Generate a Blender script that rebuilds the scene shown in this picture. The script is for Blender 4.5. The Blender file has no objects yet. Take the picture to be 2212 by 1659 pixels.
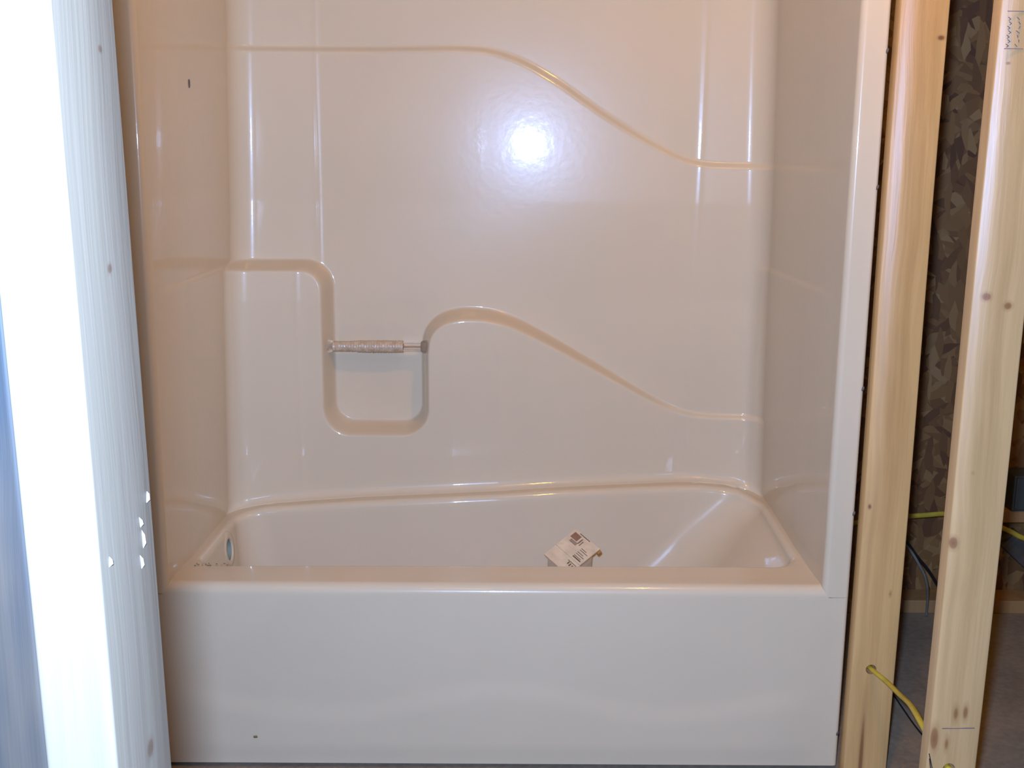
import bpy, bmesh, math, random
import numpy as np
from mathutils import Vector, Matrix, Euler
random.seed(4); rng = np.random.default_rng(4)
S = bpy.context.scene
COL = S.collection

# ------------------------------------------------------------------ camera, light, exposure
cam_d = bpy.data.cameras.new('camera'); cam = bpy.data.objects.new('camera', cam_d); COL.objects.link(cam)
CP = Vector((.0212, -2.2465, 1.3198))
pitch, yaw, roll = .203, .0045, .0077
fw = Vector((math.sin(yaw)*math.cos(pitch), math.cos(yaw)*math.cos(pitch), -math.sin(pitch)))
rt = Vector((math.cos(yaw), -math.sin(yaw), 0)); up = rt.cross(fw)
r2 = rt*math.cos(roll)-up*math.sin(roll); u2 = rt*math.sin(roll)+up*math.cos(roll)
r2, u2 = rt*math.cos(roll)+up*math.sin(roll), up*math.cos(roll)-rt*math.sin(roll)
M = Matrix((r2, u2, -fw)).transposed().to_4x4(); M.translation = CP
cam.matrix_world = M
cam_d.sensor_fit = 'HORIZONTAL'; cam_d.sensor_width = 36.0
cam_d.lens = 36.0*2410.28/2212.0
cam_d.clip_start = .02
S.camera = cam

w = bpy.data.worlds.new('world'); S.world = w; w.use_nodes = True
w.node_tree.nodes['Background'].inputs[0].default_value = (1.0, .78, .55, 1)
w.node_tree.nodes['Background'].inputs[1].default_value = 0.0

def lamp(name, kind, loc, power, col, **k):
    d = bpy.data.lights.new(name, kind); d.energy = power; d.color = col
    for a, v in k.items(): setattr(d, a, v)
    o = bpy.data.objects.new(name, d); COL.objects.link(o); o.location = loc
    return o
flash = lamp('camera_flash_offscreen', 'SPOT', CP+Vector((-.034, .03, .05)), 306, (.366, .545, 1.0), shadow_soft_size=.028, spot_size=math.radians(130), spot_blend=.35)
flash.rotation_euler = cam.matrix_world.to_euler()
def aim(o, target):
    o.rotation_euler = (Vector(target)-o.location).to_track_quat('-Z', 'Y').to_euler()
bulb = lamp('ceiling_bulb_offscreen', 'POINT', (.55, -.62, 2.36), 24, (1.0, .565, .05), shadow_soft_size=.045)
wl = lamp('work_light_offscreen', 'AREA', (-.20, -1.55, 2.41), 2.8, (1.0, .55, .20), shape='RECTANGLE', size=.30, size_y=.20); aim(wl, (0, .3, .9))
wl2 = lamp('hall_light_offscreen', 'AREA', (-.84, -1.55, 2.41), 1.0, (1.0, .55, .20), shape='RECTANGLE', size=.26, size_y=.18); aim(wl2, (.2, .3, .7))

S.view_settings.view_transform = 'Standard'; S.view_settings.look = 'None'
S.view_settings.gamma = 1.0; S.view_settings.use_curve_mapping = False
S.view_settings.exposure = 0.16

# ------------------------------------------------------------------ helpers
def tag(o, label=None, cat=None, group=None, kind=None):
    for k, v in (('label', label), ('category', cat), ('group', group), ('kind', kind)):
        if v: o[k] = v
    return o
def empty(name, loc=(0, 0, 0)):
    o = bpy.data.objects.new(name, None); o.empty_display_size = .05; COL.objects.link(o); o.location = loc; return o
def mesh_obj(name, verts, faces, mat, parent=None, smooth=True):
    me = bpy.data.meshes.new(name)
    verts = np.asarray(verts, dtype=np.float32)
    if isinstance(faces, np.ndarray):
        n = len(faces); k = faces.shape[1]
        me.vertices.add(len(verts)); me.vertices.foreach_set('co', verts.ravel())
        me.loops.add(n*k); me.loops.foreach_set('vertex_index', faces.ravel().astype(np.int32))
        me.polygons.add(n); me.polygons.foreach_set('loop_start', np.arange(0, n*k, k, dtype=np.int32))
        me.polygons.foreach_set('loop_total', np.full(n, k, dtype=np.int32))
        me.update(calc_edges=True)
    else:
        me.from_pydata([tuple(map(float, v)) for v in verts], [], [tuple(int(i) for i in f) for f in faces])
    me.validate()
    if smooth: me.polygons.foreach_set('use_smooth', np.ones(len(me.polygons), dtype=bool))
    me.materials.append(mat)
    o = bpy.data.objects.new(name, me); COL.objects.link(o)
    if parent: o.parent = parent
    return o
def grid_faces(nr, nc, closed=False, flip=False):
    r = np.arange(nr-1)[:, None]; c = np.arange(nc if closed else nc-1)[None, :]
    c2 = (c+1) % nc
    a = r*nc+c; b = r*nc+c2; d = (r+1)*nc+c; e = (r+1)*nc+c2
    f = np.stack([a, b, e, d], -1).reshape(-1, 4)
    return f[:, ::-1].copy() if flip else f
def box_obj(name, lo, hi, mat, parent=None, bevel=.002, seg=2):
    bm = bmesh.new(); bmesh.ops.create_cube(bm, size=1)
    for v in bm.verts: v.co = Vector([(lo[i]+hi[i])/2+v.co[i]*(hi[i]-lo[i]) for i in range(3)])
    if bevel: bmesh.ops.bevel(bm, geom=bm.edges[:], offset=bevel, segments=seg, affect='EDGES', profile=.5)
    me = bpy.data.meshes.new(name); bm.to_mesh(me); bm.free(); me.materials.append(mat)
    o = bpy.data.objects.new(name, me); COL.objects.link(o)
    if parent: o.parent = parent
    return o
def catmull(pts, n=10):
    P = [np.array(p, float) for p in pts]; P = [2*P[0]-P[1]]+P+[2*P[-1]-P[-2]]; out = []
    for i in range(1, len(P)-2):
        for t in np.linspace(0, 1, n, endpoint=False):
            a, b, c, d = P[i-1:i+3]
            out.append(.5*((2*b)+(-a+c)*t+(2*a-5*b+4*c-d)*t*t+(-a+3*b-3*c+d)*t**3))
    out.append(P[-2]); return np.array(out)
def tube(name, pts, ra, rb, mat, parent=None, seg=10, n=10, smoothpath=True):
    """swept oval: ra across the horizontal side, rb across the other"""
    P = catmull(pts, n) if smoothpath else np.array(pts, float)
    T = np.gradient(P, axis=0); T /= np.linalg.norm(T, axis=1)[:, None]
    V = []
    ref = np.array([0, 0, 1.0])
    for p, t in zip(P, T):
        s = np.cross(t, ref); 
        if np.linalg.norm(s) < .2: s = np.cross(t, np.array([0, 1.0, 0]))
        s /= np.linalg.norm(s); u = np.cross(s, t)
        for k in range(seg):
            a = 2*math.pi*k/seg; V.append(p+s*ra*math.cos(a)+u*rb*math.sin(a))
    F = [tuple(f) for f in grid_faces(len(P), seg, True)]
    F += [tuple(range(seg-1, -1, -1)), tuple((len(P)-1)*seg+k for k in range(seg))]
    return mesh_obj(name, V, F, mat, parent)
def sstep(t): t = np.clip(t, 0, 1); return t*t*(3-2*t)

# ------------------------------------------------------------------ materials
def newmat(name):
    m = bpy.data.materials.new(name); m.use_nodes = True
    return m, m.node_tree, m.node_tree.nodes['Principled BSDF']
def node(nt, typ, **k):
    n = nt.nodes.new(typ)
    for a, v in k.items():
        if a == 'inp':
            for i, val in v.items():
                if hasattr(val, 'is_linked') or isinstance(val, bpy.types.NodeSocket): nt.links.new(val, n.inputs[i])
                else: n.inputs[i].default_value = val
        else: setattr(n, a, v)
    return n
def ramp(nt, fac, stops):
    r = nt.nodes.new('ShaderNodeValToRGB'); nt.links.new(fac, r.inputs[0])
    e = r.color_ramp.elements
    while len(e) < len(stops): e.new(.5)
    for el, (p, c) in zip(e, stops): el.position = p; el.color = (*c, 1)
    return r.outputs[0]
def mixc(nt, fac, a, b, blend='MIX'):
    m = nt.nodes.new('ShaderNodeMix'); m.data_type = 'RGBA'; m.blend_type = blend
    for i, v in ((0, fac), (6, a), (7, b)):
        if isinstance(v, bpy.types.NodeSocket): nt.links.new(v, m.inputs[i])
        else: m.inputs[i].default_value = (*v, 1) if isinstance(v, tuple) and len(v) == 3 else v
    return m.outputs[2]
def plain(name, col, rough=.5, **k):
    m, nt, b = newmat(name)
    tc = node(nt, 'ShaderNodeTexCoord'); nz = node(nt, 'ShaderNodeTexNoise', inp={'Vector': tc.outputs['Object'], 'Scale': 40.0, 'Detail': 4.0})
    c = ramp(nt, nz.outputs[0], [(.3, tuple(x*.86 for x in col)), (.7, tuple(min(1, x*1.1) for x in col))])
    nt.links.new(c, b.inputs['Base Color']); b.inputs['Roughness'].default_value = rough
    for kk, v in k.items(): b.inputs[kk].default_value = v
    return m
def gelcoat():
    m, nt, b = newmat('bone_gelcoat')
    tc = node(nt, 'ShaderNodeTexCoord')
    nz = node(nt, 'ShaderNodeTexNoise', inp={'Vector': tc.outputs['Object'], 'Scale': 3.0, 'Detail': 3.0})
    c = ramp(nt, nz.outputs[0], [(.3, (.620, .482, .302)), (.7, (.645, .502, .316))])
    nt.links.new(c, b.inputs['Base Color'])
    b.inputs['Roughness'].default_value = .25; b.inputs['Specular IOR Level'].default_value = .15
    b.inputs['Coat Weight'].default_value = .7; b.inputs['Coat Roughness'].default_value = .045
    n2 = node(nt, 'ShaderNodeTexNoise', inp={'Vector': tc.outputs['Object'], 'Scale': 55.0, 'Detail': 2.0})
    bp = node(nt, 'ShaderNodeBump', inp={'Strength': .035, 'Distance': .004, 'Height': n2.outputs[0]})
    nt.links.new(bp.outputs[0], b.inputs['Normal']); nt.links.new(bp.outputs[0], b.inputs['Coat Normal'])
    return m
def wood(name, light, dark, knots=(), rough=.5, grain=1.0, spec=.5, stain=None, bump=.25, knotcol=(.16, .05, .014), kz=.55):
    """sawn lumber, grain running along local z; knots are (x, y, z, radius) in the board's own frame"""
    m, nt, b = newmat(name)
    tc = node(nt, 'ShaderNodeTexCoord')
    warp = node(nt, 'ShaderNodeTexNoise', inp={'Vector': tc.outputs['Object'], 'Scale': 2.2, 'Detail': 2.0})
    sub = node(nt, 'ShaderNodeVectorMath', operation='MULTIPLY_ADD', inp={0: warp.outputs['Color'], 1: (.05, .05, 0), 2: tc.outputs['Object']})
    mp = node(nt, 'ShaderNodeMapping', inp={'Vector': sub.outputs[0], 'Scale': (70*grain, 70*grain, 1.6)})
    n1 = node(nt, 'ShaderNodeTexNoise', inp={'Vector': mp.outputs[0], 'Scale': 1.0, 'Detail': 5.0, 'Roughness': .6})
    mp2 = node(nt, 'ShaderNodeMapping', inp={'Vector': sub.outputs[0], 'Scale': (16, 16, .9)})
    n2 = node(nt, 'ShaderNodeTexNoise', inp={'Vector': mp2.outputs[0], 'Scale': 1.0, 'Detail': 3.0})
    mid = tuple((a+c)/2 for a, c in zip(light, dark))
    c1 = ramp(nt, n1.outputs[0], [(.28, dark), (.5, mid), (.68, light)])
    c2 = ramp(nt, n2.outputs[0], [(.3, dark), (.62, light)])
    col = mixc(nt, .55, c1, c2)
    if stain:
        n3 = node(nt, 'ShaderNodeTexNoise', inp={'Vector': node(nt, 'ShaderNodeMapping', inp={'Vector': tc.outputs['Object'], 'Scale': (9, 9, 1.8)}).outputs[0], 'Scale': 1.0, 'Detail': 4.0})
        f3 = ramp(nt, n3.outputs[0], [(.42, (0, 0, 0)), (.56, (1, 1, 1))])
        col = mixc(nt, f3, col, stain)
    for (kx, ky, kz, kr) in knots:
        d = node(nt, 'ShaderNodeVectorMath', operation='SUBTRACT', inp={0: tc.outputs['Object'], 1: (kx, ky, kz)})
        d = node(nt, 'ShaderNodeVectorMath', operation='MULTIPLY', inp={0: d.outputs[0], 1: (1/kr, 1/kr, kz/kr)})
        ln = node(nt, 'ShaderNodeVectorMath', operation='LENGTH', inp={0: d.outputs[0]})
        f = ramp(nt, ln.outputs['Value'], [(.0, (.95,)*3), (.45, (.75,)*3), (.62, (.25,)*3), (1.0, (0, 0, 0))])
        col = mixc(nt, f, col, knotcol)
    nt.links.new(col, b.inputs['Base Color'])
    b.inputs['Roughness'].default_value = rough; b.inputs['Specular IOR Level'].default_value = spec
    bp = node(nt, 'ShaderNodeBump', inp={'Strength': bump, 'Distance': .002, 'Height': n1.outputs[0]})
    nt.links.new(bp.outputs[0], b.inputs['Normal'])
    return m
def osb():
    m, nt, b = newmat('oriented_strand_board')
    tc = node(nt, 'ShaderNodeTexCoord')
    cols = []
    for i, (ang, sc) in enumerate(((.5, 1.0), (-.7, 1.15), (1.5, .9))):
        wn = node(nt, 'ShaderNodeTexNoise', inp={'Vector': tc.outputs['Object'], 'Scale': 5.0+i, 'Detail': 2.0})
        a = node(nt, 'ShaderNodeVectorMath', operation='MULTIPLY_ADD', inp={0: wn.outputs['Color'], 1: (.05, .05, .05), 2: tc.outputs['Object']})
        rot = (0, ang, 0)
        mp = node(nt, 'ShaderNodeMapping', vector_type='TEXTURE', inp={'Vector': a.outputs[0], 'Rotation': rot, 'Scale': (.075*sc, .075*sc, .022*sc)})
        v = node(nt, 'ShaderNodeTexVoronoi', feature='F1', inp={'Vector': mp.outputs[0], 'Scale': 1.0})
        cols.append(v.outputs['Color'])
    s = node(nt, 'ShaderNodeSeparateColor', inp={0: cols[0]}); s2 = node(nt, 'ShaderNodeSeparateColor', inp={0: cols[1]}); s3 = node(nt, 'ShaderNodeSeparateColor', inp={0: cols[2]})
    stops = [(0.0, (.090, .031, .007)), (.35, (.165, .070, .014)), (.7, (.215, .098, .022)), (1.0, (.290, .160, .050))]
    A = ramp(nt, s.outputs[0], stops); B = ramp(nt, s2.outputs[1], stops); Cc = ramp(nt, s3.outputs[2], stops)
    pick = ramp(nt, s2.outputs[0], [(.48, (0, 0, 0)), (.52, (1, 1, 1))]); pick2 = ramp(nt, s3.outputs[1], [(.60, (0, 0, 0)), (.64, (1, 1, 1))])
    c = mixc(nt, pick2, mixc(nt, pick, A, B), Cc)
    nt.links.new(c, b.inputs['Base Color']); b.inputs['Roughness'].default_value = .62
    bp = node(nt, 'ShaderNodeBump', inp={'Strength': .4, 'Distance': .002, 'Height': s.outputs[1]}); nt.links.new(bp.outputs[0], b.inputs['Normal'])
    return m
def concrete():
    m, nt, b = newmat('concrete_slab')
    tc = node(nt, 'ShaderNodeTexCoord')
    n1 = node(nt, 'ShaderNodeTexNoise', inp={'Vector': tc.outputs['Object'], 'Scale': 3.5, 'Detail': 6.0, 'Roughness': .65})
    n2 = node(nt, 'ShaderNodeTexNoise', inp={'Vector': tc.outputs['Object'], 'Scale': 70.0, 'Detail': 4.0})
    c = mixc(nt, .35, ramp(nt, n1.outputs[0], [(.3, (.19, .135, .078)), (.7, (.32, .235, .14))]), ramp(nt, n2.outputs[0], [(.3, (.16, .115, .07)), (.7, (.35, .26, .157))]))
    nt.links.new(c, b.inputs['Base Color']); b.inputs['Roughness'].default_value = .75
    bp = node(nt, 'ShaderNodeBump', inp={'Strength': .2, 'Distance': .003, 'Height': n2.outputs[0]}); nt.links.new(bp.outputs[0], b.inputs['Normal'])
    return m
GEL = gelcoat(); OSB = osb(); CON = concrete()
PLATEWOOD = wood('bottom_plate_wood', (.38, .20, .068), (.25, .125, .04))
CEIL = plain('unfinished_ceiling', (.42, .30, .19), .8)
YELLOW = plain('yellow_cable_jacket', (.46, .32, .028), .38)
GREYC = plain('grey_cable_jacket', (.22, .20, .145), .4)
BLACKC = plain('black_cable_jacket', (.012, .012, .014), .4)
IRON = plain('dark_nail_steel', (.10, .07, .05), .5)
DIRT = plain('dried_mud', (.22, .13, .05), .9)
WHITECARD = plain('white_coated_card', (.70, .53, .33), .45)
KRAFT = plain('kraft_cardboard', (.40, .20, .05), .8)
PRINT = plain('printed_grey_ink', (.13, .085, .055), .6)
PRINTR = plain('printed_brown_ink', (.27, .13, .07), .6)
DRAINM = plain('grey_overflow_pipe', (.24, .24, .16), .6)
STAMP = plain('stamp_ink', (.16, .11, .12), .8)
PALEWOOD = plain('torn_pale_wood', (.26, .22, .155), .8)

# ------------------------------------------------------------------ the setting
FZ = -.010
def struct(name, lo, hi, mat, label=None): return tag(box_obj(name, lo, hi, mat, None, 0), label, None, None, 'structure')
struct('floor', (-3.0, -5.0, FZ-.1), (3.6, 1.2, FZ), CON, 'bare grey concrete slab floor')
struct('wall_back', (-3.0, .955, FZ), (3.6, .967, 2.44), OSB, 'brown strand board sheathing behind the tub and studs')
struct('wall_right', (3.5, -5.0, FZ), (3.512, .955, 2.44), OSB, 'brown strand board sheathing on the right')
struct('wall_left', (-3.0, -5.0, FZ), (-2.988, .955, 2.44), OSB, 'brown strand board sheathing on the left')
struct('wall_front', (-3.0, -5.0, FZ), (3.6, -4.988, 2.44), OSB, 'brown strand board sheathing behind the viewer')
struct('ceiling', (-3.0, -5.0, 2.44), (3.6, 1.0, 2.46), CEIL, 'unfinished wooden ceiling')
tag(box_obj('trim_1', (.87, .866, FZ), (3.5, .956, .031), PLATEWOOD, None, .003), 'tan wooden bottom plate along the foot of the strand board wall', None, None, 'structure')

# ------------------------------------------------------------------ tub and shower unit
D = .673
unit = empty('tub_shower_unit', (0, 0, FZ))
tag(unit, 'glossy bone coloured one piece bathtub and shower surround with moulded shelves', 'bathtub')
def U(o): o.parent = unit; o.matrix_parent_inverse = Matrix.Translation((0, 0, -FZ)); return o

LEDX = np.array([-.80, -.677, -.60, -.35, -.10, .155, .53, .634, .679, .80])
LEDZ = np.array([.398, .404, .418, .437, .450, .459, .462, .454, .438, .425])
def zl(x): return np.interp(x, LEDX, LEDZ)
def zdeck(x, y): return .417+(zl(x)-.417)*np.clip((y-.08)/.40, 0, 1)
def hlow(x): return np.interp(x, [-1, -.12, 0, .15, .30, .47, 1], [.085, .085, .078, .058, .036, .012, .010])

def arc(cx, cz, r, a0, a1, n=10):
    return [(cx+r*math.cos(math.radians(a)), cz+r*math.sin(math.radians(a))) for a in np.linspace(a0, a1, n)]
low = [(-.9, 1.037), (-.60, 1.037)] + arc(-.505, .976, .061, 90, 0, 14) + [(-.444, .80)] + arc(-.382, .672, .062, 180, 270, 14) + [(-.31, .610)] \
    + arc(-.252, .669, .059, 270, 360, 14) + [(-.193, .76)] \
    + [tuple(p) for p in catmull([(-.193, .815), (-.186, .858), (-.165, .888), (-.130, .907), (-.081, .914), (-.022, .909), (.03, .894), (.086, .868), (.146, .836), (.208, .801), (.268, .766), (.328, .731), (.378, .702), (.426, .676), (.488, .650), (.54, .641), (.60, .639)], 6)] + [(.9, .638)]
upc = [(-.9, 1.574), (-.30, 1.576)] + [tuple(p) for p in catmull([(-.25, 1.577), (-.15, 1.579), (-.096, 1.579), (-.026, 1.573), (.056, 1.547), (.139, 1.502), (.200, 1.462), (.258, 1.423), (.318, 1.387), (.378, 1.353), (.462, 1.313), (.522, 1.299), (.58, 1.296)], 6)] + [(.9, 1.293)]
def sdist(X, Z, path):
    """signed distance to a curve on the back wall, positive below it"""
    P = np.array(path); best = np.full(X.shape, 1e9)
    for (ax, az), (bx, bz) in zip(P[:-1], P[1:]):
        dx, dz = bx-ax, bz-az; L = dx*dx+dz*dz+1e-12
        t = np.clip(((X-ax)*dx+(Z-az)*dz)/L, 0, 1)
        best = np.minimum(best, (X-ax-t*dx)**2+(Z-az-t*dz)**2)
    poly = list(path)+[(path[-1][0], -2), (path[0][0], -2)]
    ins = np.zeros(X.shape, bool)
    for (ax, az), (bx, bz) in zip(poly, poly[1:]+poly[:1]):
        if az == bz: continue
        c = ((az > Z) != (bz > Z)) & (X < (bx-ax)*(Z-az)/(bz-az)+ax); ins ^= c
    return np.where(ins, 1, -1)*np.sqrt(best)

def round_poly(pts, step):
    """polyline with filleted corners: pts are (x, y, radius)"""
    out = []
    for i, (x, y, r) in enumerate(pts):
        p = np.array([x, y])
        if r == 0 or i in (0, len(pts)-1): out.append(p); continue
        a = np.array(pts[i-1][:2])-p; b = np.array(pts[i+1][:2])-p
        a /= np.linalg.norm(a); b /= np.linalg.norm(b)
        th = math.acos(np.clip(a@b, -1, 1)); t = r/math.tan(th/2)
        c = p+(a+b)/np.linalg.norm(a+b)*r/math.sin(th/2)
        v0 = p+a*t-c; v1 = p+b*t-c
        a0 = math.atan2(v0[1], v0[0]); a1 = math.atan2(v1[1], v1[0]); d = (a1-a0+math.pi) % (2*math.pi)-math.pi
        n = max(6, int(abs(d)/math.radians(5)))
        out += [c+r*np.array([math.cos(a0+d*k/n), math.sin(a0+d*k/n)]) for k in range(n+1)]
    res = [out[0]]
    for p in out[1:]:
        L = np.linalg.norm(p-res[-1]); q = res[-1]; n = max(1, int(math.ceil(L/step(.5*(p+q)))))
        for k in range(1, n+1): res.append(q+(p-q)*k/n)
    return np.array(res)
XO = .757
prof = round_poly([(-XO, .035, 0), (-XO, 0, .009), (-.700, 0, .013), (-.692, .660, .062), (-.484, D, .30), (.508, D, .30), (.692, .660, .062), (.700, 0, .013), (XO, 0, .009), (XO, .035, 0)],
                  lambda p: .0028 if p[1] > .55 else .02)
zs = np.concatenate([np.linspace(0, .05, 16, endpoint=False), np.arange(.05, .72, .0028)])
zabs = np.concatenate([np.arange(1.12, 1.27, .006), np.arange(1.27, 1.62, .0033), np.arange(1.62, 1.96, .02)])
nr, nc = len(zs)+len(zabs), len(prof)
X0 = np.repeat(prof[None, :, 0], nr, 0); Y0 = np.repeat(prof[None, :, 1], nr, 0)
zb = np.where(prof[:, 1] < .02, .394, zdeck(prof[:, 0], np.full(nc, .6)) * 0 + np.where(prof[:, 1] > .5, zl(prof[:, 0]), zdeck(prof[:, 0], prof[:, 1])-.006))
# blend the foot of the wall on the way into the corner
zt = 1.115
frac = zs/.72
Zl = zb[None, :]+(zt-zb[None, :])*frac[:, None]
Z0 = np.concatenate([Zl, np.repeat(zabs[:, None], nc, 1)], 0)
# walls lean: the alcove is a little narrower at the top
lean = (-.017+(1.575-Z0)/(1.575-.40)*.030)/.69
X0 = X0*(1+lean*np.clip(Y0/D, 0, 1))
hx = hlow(X0)
dl = sdist(X0, Z0, low); du = sdist(X0, Z0, upc)
wl_ = np.interp(hx, [.01, .04, .085], [.016, .020, .026])
P = hx*sstep((dl+wl_*.5)/wl_)
P += .012*sstep((du+.009)/.018)
# concave cove where the wall runs out on to the back ledge
zr = zl(X0); rc = .026; q = np.clip(1-(Z0-zr)/rc, 0, 1); cove = rc*(1-np.sqrt(np.clip(1-q*q, 0, 1)))
wside = np.clip((Y0-.45)/.15, 0, 1)
Y = np.where(Y0 > .02, Y0*(D-P)/D, Y0) - cove*wside
side = np.clip((Y0-.05)/.2, 0, 1)*np.clip((np.abs(X0)-.66)/.02, 0, 1)
X = X0 - np.sign(X0)*.003*side*(sstep((Z0*-1+1.045)/.016)+.6*sstep((np.where(X0 < 0, 1.58, 1.30)-Z0)/.016))
Y = Y-.024*X*np.clip((Z0-.95)/.25, 0, 1)*np.clip((Y0-.3)/.3, 0, 1)
# soft moulding creases that run down both ends of the back wall
for xc in (np.where(dl > 0, -.515, -.467), .500+.013*np.clip((Z0-.48)/.9, 0, 1)):
    Y = Y-np.where(X < 0, .0012, .0008)*np.exp(-((X-xc)/.0065)**2)*np.clip((Z0-zl(X)-.03)/.05, 0, 1)
skirt = np.where(Y0[:1] > .3, .009, .004)
X = np.concatenate([X[:1], X], 0); Y = np.concatenate([Y[:1]+np.where(Y0[:1] > .3, 0, .002), Y], 0); Z0 = np.concatenate([Z0[:1]-skirt, Z0], 0)
surround = U(mesh_obj('shower_surround', np.stack([X, Y, Z0], -1).reshape(-1, 3), grid_faces(nr+1, nc, flip=False), GEL))

# apron with the low moulded wave
ax = np.concatenate([[-XO, -XO], -XO+.009*(1-np.cos(np.radians(np.arange(0, 91, 15)))), np.linspace(-XO+.012, XO-.012, 300), XO-.009*(1-np.cos(np.radians(np.arange(90, -1, -15)))), [XO, XO]])
ayo = np.concatenate([[.035, .015], .009*(1-np.sin(np.radians(np.arange(0, 91, 15)))), np.zeros(300), .009*(1-np.sin(np.radians(np.arange(90, -1, -15)))), [.015, .035]])
wvx = np.array([-.80, -.655, -.576, -.475, -.37, -.273, -.172, -.07, .03, .131, .233, .335, .436, .537, .64, .738, .80])
wvz = np.array([.170, .162, .145, .128, .122, .126, .148, .170, .178, .166, .138, .121, .123, .141, .158, .170, .172])
wc = catmull(np.stack([wvx, wvz], 1), 8)
R = .022
az = np.concatenate([np.linspace(0, .395, 90), .395+R*np.sin(np.radians(np.arange(8, 91, 8.2)))])
AY = np.concatenate([np.zeros(90), R*(1-np.cos(np.radians(np.arange(8, 91, 8.2))))])
extra = [(.395+R, R+.01), (.395+R, R+.03)]
az = np.concatenate([az, [e[0] for e in extra]]); AY = np.concatenate([AY, [e[1] for e in extra]])
GX, GZ = np.meshgrid(ax, az); GY = np.repeat(ayo[None, :], len(az), 0)+AY[:, None]
zc = np.interp(GX, wc[:, 0], wc[:, 1]); fade = sstep((.735-np.abs(GX))/.12)
GY = GY-.0034*fade*sstep((zc+.030-GZ)/.060)*sstep((GZ+.0)/.05)
U(mesh_obj('apron', np.stack([GX, GY, GZ], -1).reshape(-1, 3), grid_faces(len(az), len(ax)), GEL))

# tub: deck, rolled lip and basin as one loft
def outline(xl, xr, yf, yb, r, nF=150, nS=110, nC=22):
    if not isinstance(r, tuple): r = (r, r, r, r)
    a, b, c, d = r                      # front right, back right, back left, front left
    pts = []
    def seg(p, q, n): pts.extend([np.array(p)+(np.array(q)-np.array(p))*k/n for k in range(n)])
    def cor(cx, cy, rr, a0): pts.extend([np.array((cx, cy))+rr*np.array([math.cos(math.radians(a0+90*k/nC)), math.sin(math.radians(a0+90*k/nC))]) for k in range(nC)])
    seg((xl+d, yf), (xr-a, yf), nF); cor(xr-a, yf+a, a, -90); seg((xr, yf+a), (xr, yb-b), nS); cor(xr-b, yb-b, b, 0)
    seg((xr-b, yb), (xl+c, yb), nF); cor(xl+c, yb-c, c, 90); seg((xl, yb-c), (xl, yf+d), nS); cor(xl+d, yf+d, d, 180)
    return np.array(pts)
YB = .60
def warp(p, back):      # follow the stepped back wall
    yb = D-hlow(p[:, 0])-.012-back
    q = p.copy(); yf = .10
    k = np.clip((p[:, 1]-yf)/(YB-yf), 0, None); q[:, 1] = np.where(p[:, 1] > yf, yf+k*(yb-yf), p[:, 1]); return q
rings = []
def ring(xl, xr, yf, yb, r, back, drop=0, zfix=None, mixz=0.0, shift=0):
    p = outline(xl, xr, yf, yb, r); q = warp(p, back)
    z = zdeck(q[:, 0], q[:, 1])-.0006+.0018*np.clip((q[:, 1]-.2)/.2, 0, 1)-drop
    if zfix is not None: z = z*(1-mixz)+zfix*mixz
    rings.append(np.column_stack([q, z]))
ring(-.722, .722, .020, YB, .004, -.01)
L0, R0, F0, B0 = -.684, .692, .108, YB
BK = .045
ring(-.70, .70, .06, YB, .03, .015)
RL = .020
for k in range(0, 10):
    a = math.radians(9*k); i = RL*math.sin(a)*.9; dz = RL*(1-math.cos(a))
    ring(L0+i, R0-i, F0+i, B0-i, (.07, .10, .07, .07), BK, dz)
FLOOR = .105; i0 = RL*.9
NW = 46
for k in range(1, NW+1):
    t = k/NW
    b = t if t < .8 else t
    fil = max(0, (t-.72)/.28); fil_i = .07*(1-math.sqrt(max(0, 1-fil*fil)))
    ring(L0+i0+.030*t+fil_i, R0-i0-.27*t**1.05-fil_i, F0+i0+.045*t+fil_i, B0-i0-.004*t-fil_i, (.07+.07*t, .10+.10*t, .07+.05*t, .07+.05*t), BK, RL, FLOOR, t)
for s in (.75, .5, .25, .02):
    c = np.array([-.12, .32, 0]); last = rings[-1 if s == .75 else base_i]
    if s == .75: base_i = len(rings)-1; last = rings[base_i]
    q = last.copy(); q[:, :2] = c[:2]+(q[:, :2]-c[:2])*s; q[:, 2] = FLOOR-.006*(1-s); rings.append(q)
V = np.concatenate(rings); nP = len(rings[0])
F = grid_faces(len(rings), nP, True)
# overflow opening cut in the drain end
OY, OZ, OR = .376, .357, .028
dr = np.stack([V[:, 0], V[:, 1], V[:, 2]], 1)
cen = V[F].mean(1); left = (cen[:, 0] < -.60)
near = left & (((cen[:, 1]-OY)**2+(cen[:, 2]-OZ)**2) < (OR+.004)**2)
ring_idx = np.arange(len(F))//nP
near &= ring_idx > 6
ox = cen[near][:, 0].mean() if near.any() else -.66
sel = left & (((cen[:, 1]-OY)**2+(cen[:, 2]-OZ)**2) < .05**2) & (ring_idx > 10)
A = np.column_stack([np.ones(sel.sum()), cen[sel][:, 1]-OY, cen[sel][:, 2]-OZ]); co = np.linalg.lstsq(A, cen[sel][:, 0], rcond=None)[0]
F = F[~near]
tub = U(mesh_obj('tub_basin', V, F, GEL))
nrm = Vector((1, -co[1], -co[2])).normalized(); cpt = Vector((co[0], OY, OZ))
e1 = nrm.cross(Vector((0, 1, 0))).normalized(); e2 = nrm.cross(e1)
def disc_rings(name, spec, mat, n=40, cap=False):
    V = []; F = []
    for (r, d) in spec:
        for k in range(n):
            a = 2*math.pi*k/n; V.append(cpt+nrm*d+e1*r*math.cos(a)+e2*r*math.sin(a))
    F = [tuple(f) for f in grid_faces(len(spec), n, True)]
    if cap: F.append(tuple((len(spec)-1)*n+k for k in range(n)))
    o = mesh_obj(name, V, F, mat); o.parent = tub; return o
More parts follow.
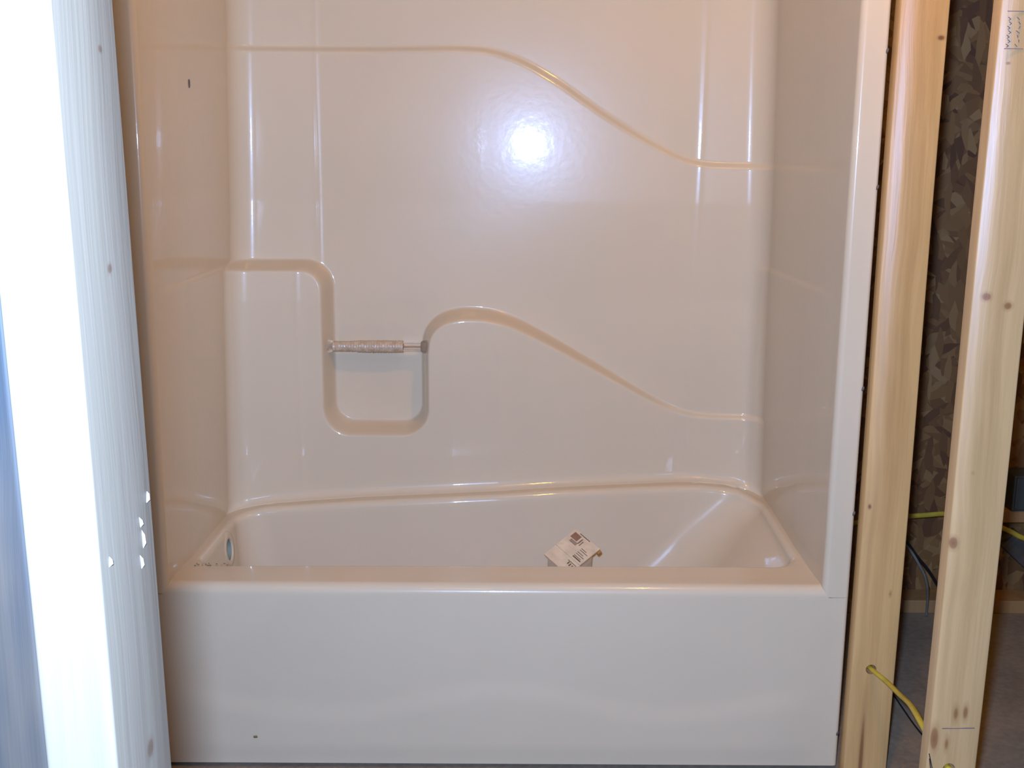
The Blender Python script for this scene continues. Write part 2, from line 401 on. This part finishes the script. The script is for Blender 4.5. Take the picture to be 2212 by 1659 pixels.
disc_rings('overflow_lip', [(.047, -.0025), (.042, .0014), (.030, .0018), (.0275, .0012), (.0265, -.002)], GEL)
o = disc_rings('overflow_hole', [(.0268, -.001), (.0265, -.020), (.0262, -.062)], DRAINM, cap=True); o['label'] = 'round open overflow hole'

# hidden skirt the apron stands on, set back in the shadow
U(box_obj('base_support', (-.74, .045, FZ), (.74, .60, .09), PLATEWOOD, None, 0))

# nail heads along the right hand flange
for (x, z) in ((.7545, 1.522), (.7545, 1.261), (.7545, .852), (.7545, .583), (.753, .077)):
    bm = bmesh.new(); bmesh.ops.create_uvsphere(bm, u_segments=12, v_segments=8, radius=1)
    for v in bm.verts: v.co = Vector((x+v.co.x*.0032, .0015+v.co.y*.003, z+v.co.z*.0048+v.co.x*.002))
    me = bpy.data.meshes.new('nail_head'); bm.to_mesh(me); bm.free(); me.materials.append(IRON)
    o = bpy.data.objects.new('nail_head', me); COL.objects.link(o); U(o)
def speck(name, c, rx, ry, rz, mat):
    bm = bmesh.new(); bmesh.ops.create_icosphere(bm, subdivisions=2, radius=1)
    for v in bm.verts:
        k = 1+.25*random.uniform(-1, 1); v.co = Vector((c[0]+v.co.x*rx*k, c[1]+v.co.y*ry*k, c[2]+v.co.z*rz*k))
    me = bpy.data.meshes.new(name); bm.to_mesh(me); bm.free(); me.materials.append(mat)
    o = bpy.data.objects.new(name, me); COL.objects.link(o); return o
U(speck('mud_speck', (-.525, -.0068, .066), .0045, .0012, .0032, DIRT))
U(speck('scuff_mark', (-.6868, .310, 1.468), .0008, .006, .009, IRON))
bm = bmesh.new()
for k in range(26):
    x = random.uniform(-.675, -.60); y = random.uniform(.108, .124); s = random.uniform(.0006, .0018)
    mt = Matrix.Translation((x, y, .4168)) @ Matrix.Diagonal((s*1.6, s, s*.8, 1))
    bmesh.ops.create_icosphere(bm, subdivisions=1, radius=1, matrix=mt)
me = bpy.data.meshes.new('debris_crumbs'); bm.to_mesh(me); bm.free(); me.materials.append(DIRT)
o = bpy.data.objects.new('debris_crumbs', me); COL.objects.link(o)
tag(o, 'brown crumbs of debris on the tub rim near the overflow', 'debris', None, 'stuff')

# clear acrylic towel bar across the soap niche, partly wrapped in crinkled film
m, nt, b = newmat('clear_acrylic'); b.inputs['Base Color'].default_value = (.93, .86, .80, 1); b.inputs['Roughness'].default_value = .06
b.inputs['Transmission Weight'].default_value = .92; b.inputs['IOR'].default_value = 1.46; ACR = m
tc = node(nt, 'ShaderNodeTexCoord'); nz = node(nt, 'ShaderNodeTexNoise', inp={'Vector': tc.outputs['Object'], 'Scale': 30.0})
nt.links.new(ramp(nt, nz.outputs[0], [(.3, (.90, .80, .68)), (.7, (.96, .88, .78))]), b.inputs['Base Color'])
m, nt, b = newmat('crinkled_film'); b.inputs['Roughness'].default_value = .3; b.inputs['Transmission Weight'].default_value = .30; FILM = m
tc = node(nt, 'ShaderNodeTexCoord'); nz = node(nt, 'ShaderNodeTexNoise', inp={'Vector': tc.outputs['Object'], 'Scale': 90.0, 'Detail': 4.0})
nt.links.new(ramp(nt, nz.outputs[0], [(.3, (.60, .40, .22)), (.7, (.80, .60, .38))]), b.inputs['Base Color'])
bp = node(nt, 'ShaderNodeBump', inp={'Strength': .45, 'Distance': .003, 'Height': nz.outputs[0]}); nt.links.new(bp.outputs[0], b.inputs['Normal'])
BY, BZ = D-.052, .827
bar = tube('towel_bar', [(-.456, BY, BZ), (-.30, BY, BZ), (-.182, BY, BZ)], .0120, .0120, ACR, None, 24, 6); U(bar); bar['label'] = 'clear acrylic towel bar'
xs = np.linspace(-.432, -.250, 90); V = []
for i, x in enumerate(xs):
    cr = .0135+.0022*sstep((x+.385)/.03)+.0008*math.sin(i*1.9)*(1 if x > -.39 else .3)
    for k in range(22):
        a = 2*math.pi*k/22; r = cr+.0005*rng.standard_normal(); V.append((x, BY+r*math.cos(a), BZ+r*math.sin(a)))
film = mesh_obj('film_wrap', V, grid_faces(90, 22, True), FILM); film.parent = bar; film['label'] = 'crinkled protective film around the bar'
for x, s in ((-.444, 1), (-.192, -1)):
    V = []
    for (r, d) in ((.0125, .012), (.0150, .009), (.0172, .004), (.0185, -.008)):
        for k in range(24): a = 2*math.pi*k/24; V.append((x+s*d, BY+r*math.cos(a), BZ+r*math.sin(a)))
    c = mesh_obj('bar_socket', V, grid_faces(4, 24, True), ACR); c.parent = bar

# ------------------------------------------------------------------ carton in the tub
box = empty('carton', (0, 0, 0)); tag(box, 'small white printed carton with bar code lying tilted in the tub', 'box')
TL, TR, RR = Vector((.116, .383, .3485)), Vector((.199, .464, .3865)), Vector((.242, .386, .3495))
u = (TR-TL); v = RR-TR; n = v.cross(u).normalized()
if n.z < 0: n = -n
v = (v-u.normalized()*(v@u.normalized() if False else v.dot(u.normalized()))*.6)
def bp3(a, b_, c): return TL+u*a+v*b_+n*c
dep = .19
def quadbox(name, a0, a1, b0, b1, c0, c1, mat, parent):
    V = [bp3(a, b_, c) for c in (c0, c1) for b_ in (b0, b1) for a in (a0, a1)]
    Fc = [(0, 1, 3, 2), (4, 6, 7, 5), (0, 4, 5, 1), (2, 3, 7, 6), (0, 2, 6, 4), (1, 5, 7, 3)]
    o = mesh_obj(name, V, Fc, mat, parent, smooth=False)
    bmm = bmesh.new(); bmm.from_mesh(o.data); bmesh.ops.recalc_face_normals(bmm, faces=bmm.faces[:]); bmm.to_mesh(o.data); bmm.free(); return o
quadbox('carton_body', .10, .93, .03, .80, -dep, -.002, WHITECARD, box)
quadbox('front_panel', .37, 1.0, 0, 1, -.0025, 0, WHITECARD, box)
quadbox('tuck_flap', 0, .362, .0, 1, -.0035, -.0010, WHITECARD, box)
quadbox('end_flap', .90, 1.0, 1.0, 1.07, -.010, -.004, KRAFT, box)
bars = []
def ink(a0, a1, b0, b1, mat=PRINT):
    c = .0004 if a0 > .365 else -.0006
    quadbox('printed_mark', a0, a1, b0, b1, c-.001, c, mat, box)
ink(.76, .93, .08, .34, PRINTR)
for k in range(4): ink(.66+.022*k, .672+.022*k, .16, .42)
ink(.74, .90, .40, .44, PRINTR); ink(.72, .86, .48, .51, PRINTR)
ink(.965, .985, .22, .62, PRINT)
for k, (a, L) in enumerate(((.42, .30), (.47, .26), (.53, .30), (.58, .22), (.65, .30), (.70, .20))): ink(a, a+(.03 if k == 0 else .014), .62, .62+L)
ink(.28, .295, .62, .95); ink(.20, .27, .68, .72); ink(.18, .26, .76, .80); ink(.17, .25, .84, .88)

# ------------------------------------------------------------------ framing studs
def stud(name, x0, y0, wx, wy, z0, z1, mat, label, group=None, topdx=0.0, topdy=0.0, crown=0.0, rz=0.0, bow=.0015, ease=.003, wane=0.0):
    """board standing on end: x0,y0 is the front left edge at the foot"""
    sec = []
    def corner(cx, cy, a0):
        for k in range(4): a = math.radians(a0+30*k); sec.append((cx+ease*math.cos(a), cy+ease*math.sin(a)))
    corner(ease, ease+wane*.034**2, 180)
    for k in range(1, 24):
        s = k/24; xx = ease+(wx-2*ease)*s; sec.append((xx, wane*max(0, .034-xx)**2-crown*math.sin(math.pi*s)**.9))
    corner(wx-ease, ease, 270); corner(wx-ease, wy-ease, 0); corner(ease, wy-ease, 90)
    nz = 40; V = []
    ph = random.uniform(0, 6)
    for i in range(nz):
        t = i/(nz-1); dx = topdx*t+bow*math.sin(3*t*math.pi+ph); dy = topdy*t
        for (sx, sy) in sec: V.append((sx+dx, sy+dy, (z1-z0)*t))
    nS = len(sec); Fc = [tuple(f) for f in grid_faces(nz, nS, True)]
    Fc += [tuple(range(nS-1, -1, -1)), tuple((nz-1)*nS+k for k in range(nS))]
    o = mesh_obj(name, V, Fc, mat)
    o.location = (x0, y0, z0); o.rotation_euler = (0, 0, rz)
    o.data.polygons[-1].use_smooth = False; o.data.polygons[-2].use_smooth = False
    tag(o, label, 'stud', group); return o
H = 2.44-FZ
PINE_L, PINE_D = (.70, .40, .14), (.43, .225, .068)
S1 = (.762, -.036); S2 = (.787, -.402)
w1 = wood('spruce_stud_beside_tub', PINE_L, PINE_D, [(S1[0]*0+.080, 0, 1.553, .012), (.033, 0, .041, .010), (.068, 0, .430, .006), (.012, 0, .62, .006)], rough=.42, spec=.55, bump=.5)
stud1 = stud('wall_stud', *S1, .092, .039, FZ, 2.44, w1, 'pine wall stud standing right against the tub flange, cable hole near its foot', None, topdx=.003, crown=.004, wane=4.5)
w2 = wood('spruce_stud_in_front', (.69, .41, .165), (.42, .235, .082), [(.030, 0, 1.104, .013), (.066, 0, 1.089, .013), (.014, .003, .672, .013), (.044, 0, .352, .010), (.061, 0, .354, .010), (.012, .003, .300, .012), (.030, 0, 1.478, .006), (.035, 0, .80, .005), (.055, 0, .83, .004), (.033, 0, .292, .008)], rough=.42, spec=.55, bump=.5, knotcol=(.24, .085, .022))
stud2 = stud('wall_stud', *S2, .089, .039, FZ, 2.44, w2, 'pine wall stud standing free on the slab with two knots and faint stamp', None, topdx=.022, crown=.004, wane=4.0)
wL = wood('weathered_flash_toned_stud', (.205, .165, .104), (.145, .115, .071), [(.018, .066, 1.386, .005), (.020, .053, 1.264, .006), (.024, .056, .962, .010)], rough=.6, knotcol=(.11, .06, .03), bump=.35, kz=.28)  # grey weathered wood, its colour also darkened to offset the close flash
studL = stud('wall_stud', -.2270, -1.660, .041, .094, FZ, 2.44, wL, 'doorway stud paled by the near flash, wood toned down for it, with a splintered weathered side', None, topdx=-.040, ease=.0022, bow=0)
wL2 = wood('stained_flash_toned_stud', (.085, .058, .031), (.034, .025, .015), [(.030, 0, 1.05, .006), (.036, 0, .965, .005)], rough=.65, stain=(.012, .016, .016), bump=.4)  # stains are its own; the base wood is darkened to offset the flash
studL2 = stud('wall_stud', -.2705, -1.648, .040, .088, FZ, 2.44, wL2, 'stained stud, wood toned down for the near flash, with blue grey streaks, doubled against the doorway stud', None, topdx=-.040, ease=.003, bow=0)
# splinters torn from the side of the near doorway stud
for (y, z, L, wd, tilt) in ((-1.645, 1.090, .010, .0026, .0), (-1.590, 1.095, .012, .002, .3), (-1.588, 1.082, .020, .0016, .1), (-1.575, 1.106, .012, .002, -.2), (-1.594, 1.070, .016, .0014, .2)):
    V = [(.0, -wd, -L*.3), (0, wd, -L*.35), (.0030, wd*.8, L*.3), (.0034, -wd*.6, L*.5), (.0, .0, L*.75), (.0036, 0, 0)]
    o = mesh_obj('splinter', [(a, b_*math.cos(tilt)-c*math.sin(tilt), b_*math.sin(tilt)+c*math.cos(tilt)) for a, b_, c in V], [(0, 1, 5), (1, 2, 5), (2, 3, 5), (3, 0, 5), (2, 4, 3), (0, 3, 4), (1, 4, 2)], PALEWOOD, smooth=False)
    o.parent = studL; o.location = (.0408-.040*(z-FZ)/2.45, y+1.660, z-FZ); o.scale = (.6, .6, .6)
# faint ink stamp and pencil line on the free standing stud
def strokes(name, segs, y, mat, parent, wd=.0008):
    V, Fc = [], []
    for (xa, za, xb, zb_) in segs:
        d = Vector((xb-xa, 0, zb_-za)); L = d.length
        if L == 0: continue
        pn = Vector((-d.z, 0, d.x))/L*wd; a = Vector((xa, y, za)); c = Vector((xb, y, zb_)); k = len(V)
        V += [a-pn, c-pn, c+pn, a+pn]; V += [p+Vector((0, .0012, 0)) for p in V[k:k+4]]
        Fc += [(k, k+1, k+2, k+3), (k+4, k+7, k+6, k+5), (k, k+4, k+5, k+1), (k+1, k+5, k+6, k+2), (k+2, k+6, k+7, k+3), (k+3, k+7, k+4, k)]
    o = mesh_obj(name, V, Fc, mat, parent, smooth=False); return o
sg = [(.020, 1.557, .082, 1.557), (.020, 1.500, .050, 1.500)]
for k in range(7):
    z = 1.548-.0068*k; x = .022+.002*(k % 2)
    sg += [(x, z, x+.004, z-.003), (x+.004, z-.003, x+.001, z-.005), (.036+.003*(k % 3), z, .040+.002*(k % 2), z-.004)]
o = strokes('ink_stamp', sg, -.0048, STAMP, stud2, .0005); o['label'] = 'faint ink stamp'
strokes('pencil_line', [(.022, .323, .080, .324)], -.0046, STAMP, stud2, .0006)
strokes('dark_scratch', [(-.0005+.004, .272, .012, .240), (.001+.004, .262, .010, .232)], -.0022, BLACKC, stud2, .0007)

# holes really drilled through the studs, each lined with its own wooden bore, for the cable to pass
def drill(st, x, z, mat, r=.011, n=28):
    def ringed(rr, ya, yb, cap):
        V = [(x+rr*math.cos(2*math.pi*k/n), y, z+rr*math.sin(2*math.pi*k/n)) for y in (ya, yb) for k in range(n)]
        Fc = [(k, n+k, n+(k+1) % n, (k+1) % n) for k in range(n)]
        if cap: Fc += [tuple(range(n)), tuple(range(2*n-1, n-1, -1))]
        return V, Fc
    V, Fc = ringed(r, -.03, .08, True)
    cut = mesh_obj('hole_cutter', V, Fc, mat, smooth=False)
    b_ = bmesh.new(); b_.from_mesh(cut.data); bmesh.ops.recalc_face_normals(b_, faces=b_.faces[:]); b_.to_mesh(cut.data); b_.free()
    b_ = bmesh.new(); b_.from_mesh(st.data); bmesh.ops.recalc_face_normals(b_, faces=b_.faces[:]); b_.to_mesh(st.data); b_.free()
    cut.matrix_world = Matrix.Translation(st.location)
    md = st.modifiers.new('drill', 'BOOLEAN'); md.operation = 'DIFFERENCE'; md.solver = 'EXACT'; md.object = cut
    bpy.context.view_layer.update()
    me = bpy.data.meshes.new_from_object(st.evaluated_get(bpy.context.evaluated_depsgraph_get()))
    st.modifiers.clear(); st.data = me; me.set_sharp_from_angle(angle=math.radians(35))
    bpy.data.objects.remove(cut, do_unlink=True)
    V, Fc = ringed(r*.985, .003, .036, False)
    mesh_obj('drilled_hole', V, Fc, mat, st)
drill(stud1, .040, .259, w1); drill(stud2, .041, .243, w2)

# ------------------------------------------------------------------ cables and boxes beyond the studs
yc = tube('power_cable', [(.802, .02, .250), (.802, -.034, .250), (.820, -.085, .244), (.826, -.15, .247), (.821, -.22, .262), (.817, -.285, .262), (.822, -.35, .243), (.828, -.41, .233)], .0062, .0042, YELLOW, None, 12, 8)
tag(yc, 'flat yellow power cable threaded through the drilled holes in two studs', 'cable')
tag(tube('power_cable', [(.98, .85, .262), (1.08, .845, .288), (1.19, .84, .301), (1.237, .84, .305), (1.304, .84, .309), (1.39, .84, .295), (1.477, .835, .262), (1.529, .83, .238), (1.66, .84, .20)], .0045, .0075, YELLOW, None, 12, 8), 'flat yellow power cable sagging along the strand board wall', 'cable')
tag(tube('data_cable', [(1.03, .66, .315), (1.09, .68, .295), (1.134, .70, .262), (1.160, .71, .232), (1.182, .72, .200), (1.207, .735, .16), (1.228, .76, .113), (1.247, .80, .065), (1.262, .835, .015), (1.266, .845, -.006)], .0038, .0038, GREYC, None, 10, 8), 'thin grey cable curving down to the slab before the bottom plate', 'cable')
tag(tube('coaxial_cable', [(1.04, .70, .325), (1.10, .715, .298), (1.145, .728, .262), (1.181, .742, .217), (1.233, .78, .160), (1.276, .815, .104), (1.315, .84, .05), (1.335, .848, -.006)], .0048, .0048, BLACKC, None, 10, 8), 'black cable curving down beside the thin grey one', 'cable')
tag(tube('streak', [(.985, .44, -.008), (1.0, .36, -.008), (1.0, .28, -.008), (1.0, .18, -.008), (1.01, .05, -.008)], .0020, .0020, BLACKC, None, 8, 6), 'thin black streak lying on the concrete slab behind the studs', 'streak')  # thin black streak laid flat along the slab
jb = empty('junction_box', (1.56, .88, .31)); tag(jb, 'dark plastic junction box fixed on a wooden block on the strand board', 'junction box')
DKP = plain('dark_box_plastic', (.045, .048, .038), .55)
def jpart(name, lo, hi, mat, bev=.003):
    o = box_obj(name, lo, hi, mat, None, bev); o.parent = jb; o.matrix_parent_inverse = Matrix.Translation((-1.56, -.88, -.31)); return o
jpart('box_shell', (1.492, .855, .312), (1.60, .95, .420), DKP, .004); jpart('box_cover', (1.498, .850, .319), (1.594, .858, .413), DKP, .003)
tag(box_obj('blocking', (1.470, .860, .276), (1.86, .957, .3125), PLATEWOOD, None, .003), 'short wooden block nailed level on the strand board under the junction box', 'wood block')
sc = box_obj('scrap_block', (-.055, -.02, -.032), (.055, .02, .032), wood('charred_scrap_wood', (.09, .07, .045), (.035, .028, .02), rough=.8), None, .003)
sc.location = (1.536, .875, .192); sc.rotation_euler = (0, math.radians(42), 0)
tag(sc, 'dark brown scrap block hanging askew against the strand board', 'wood scrap')
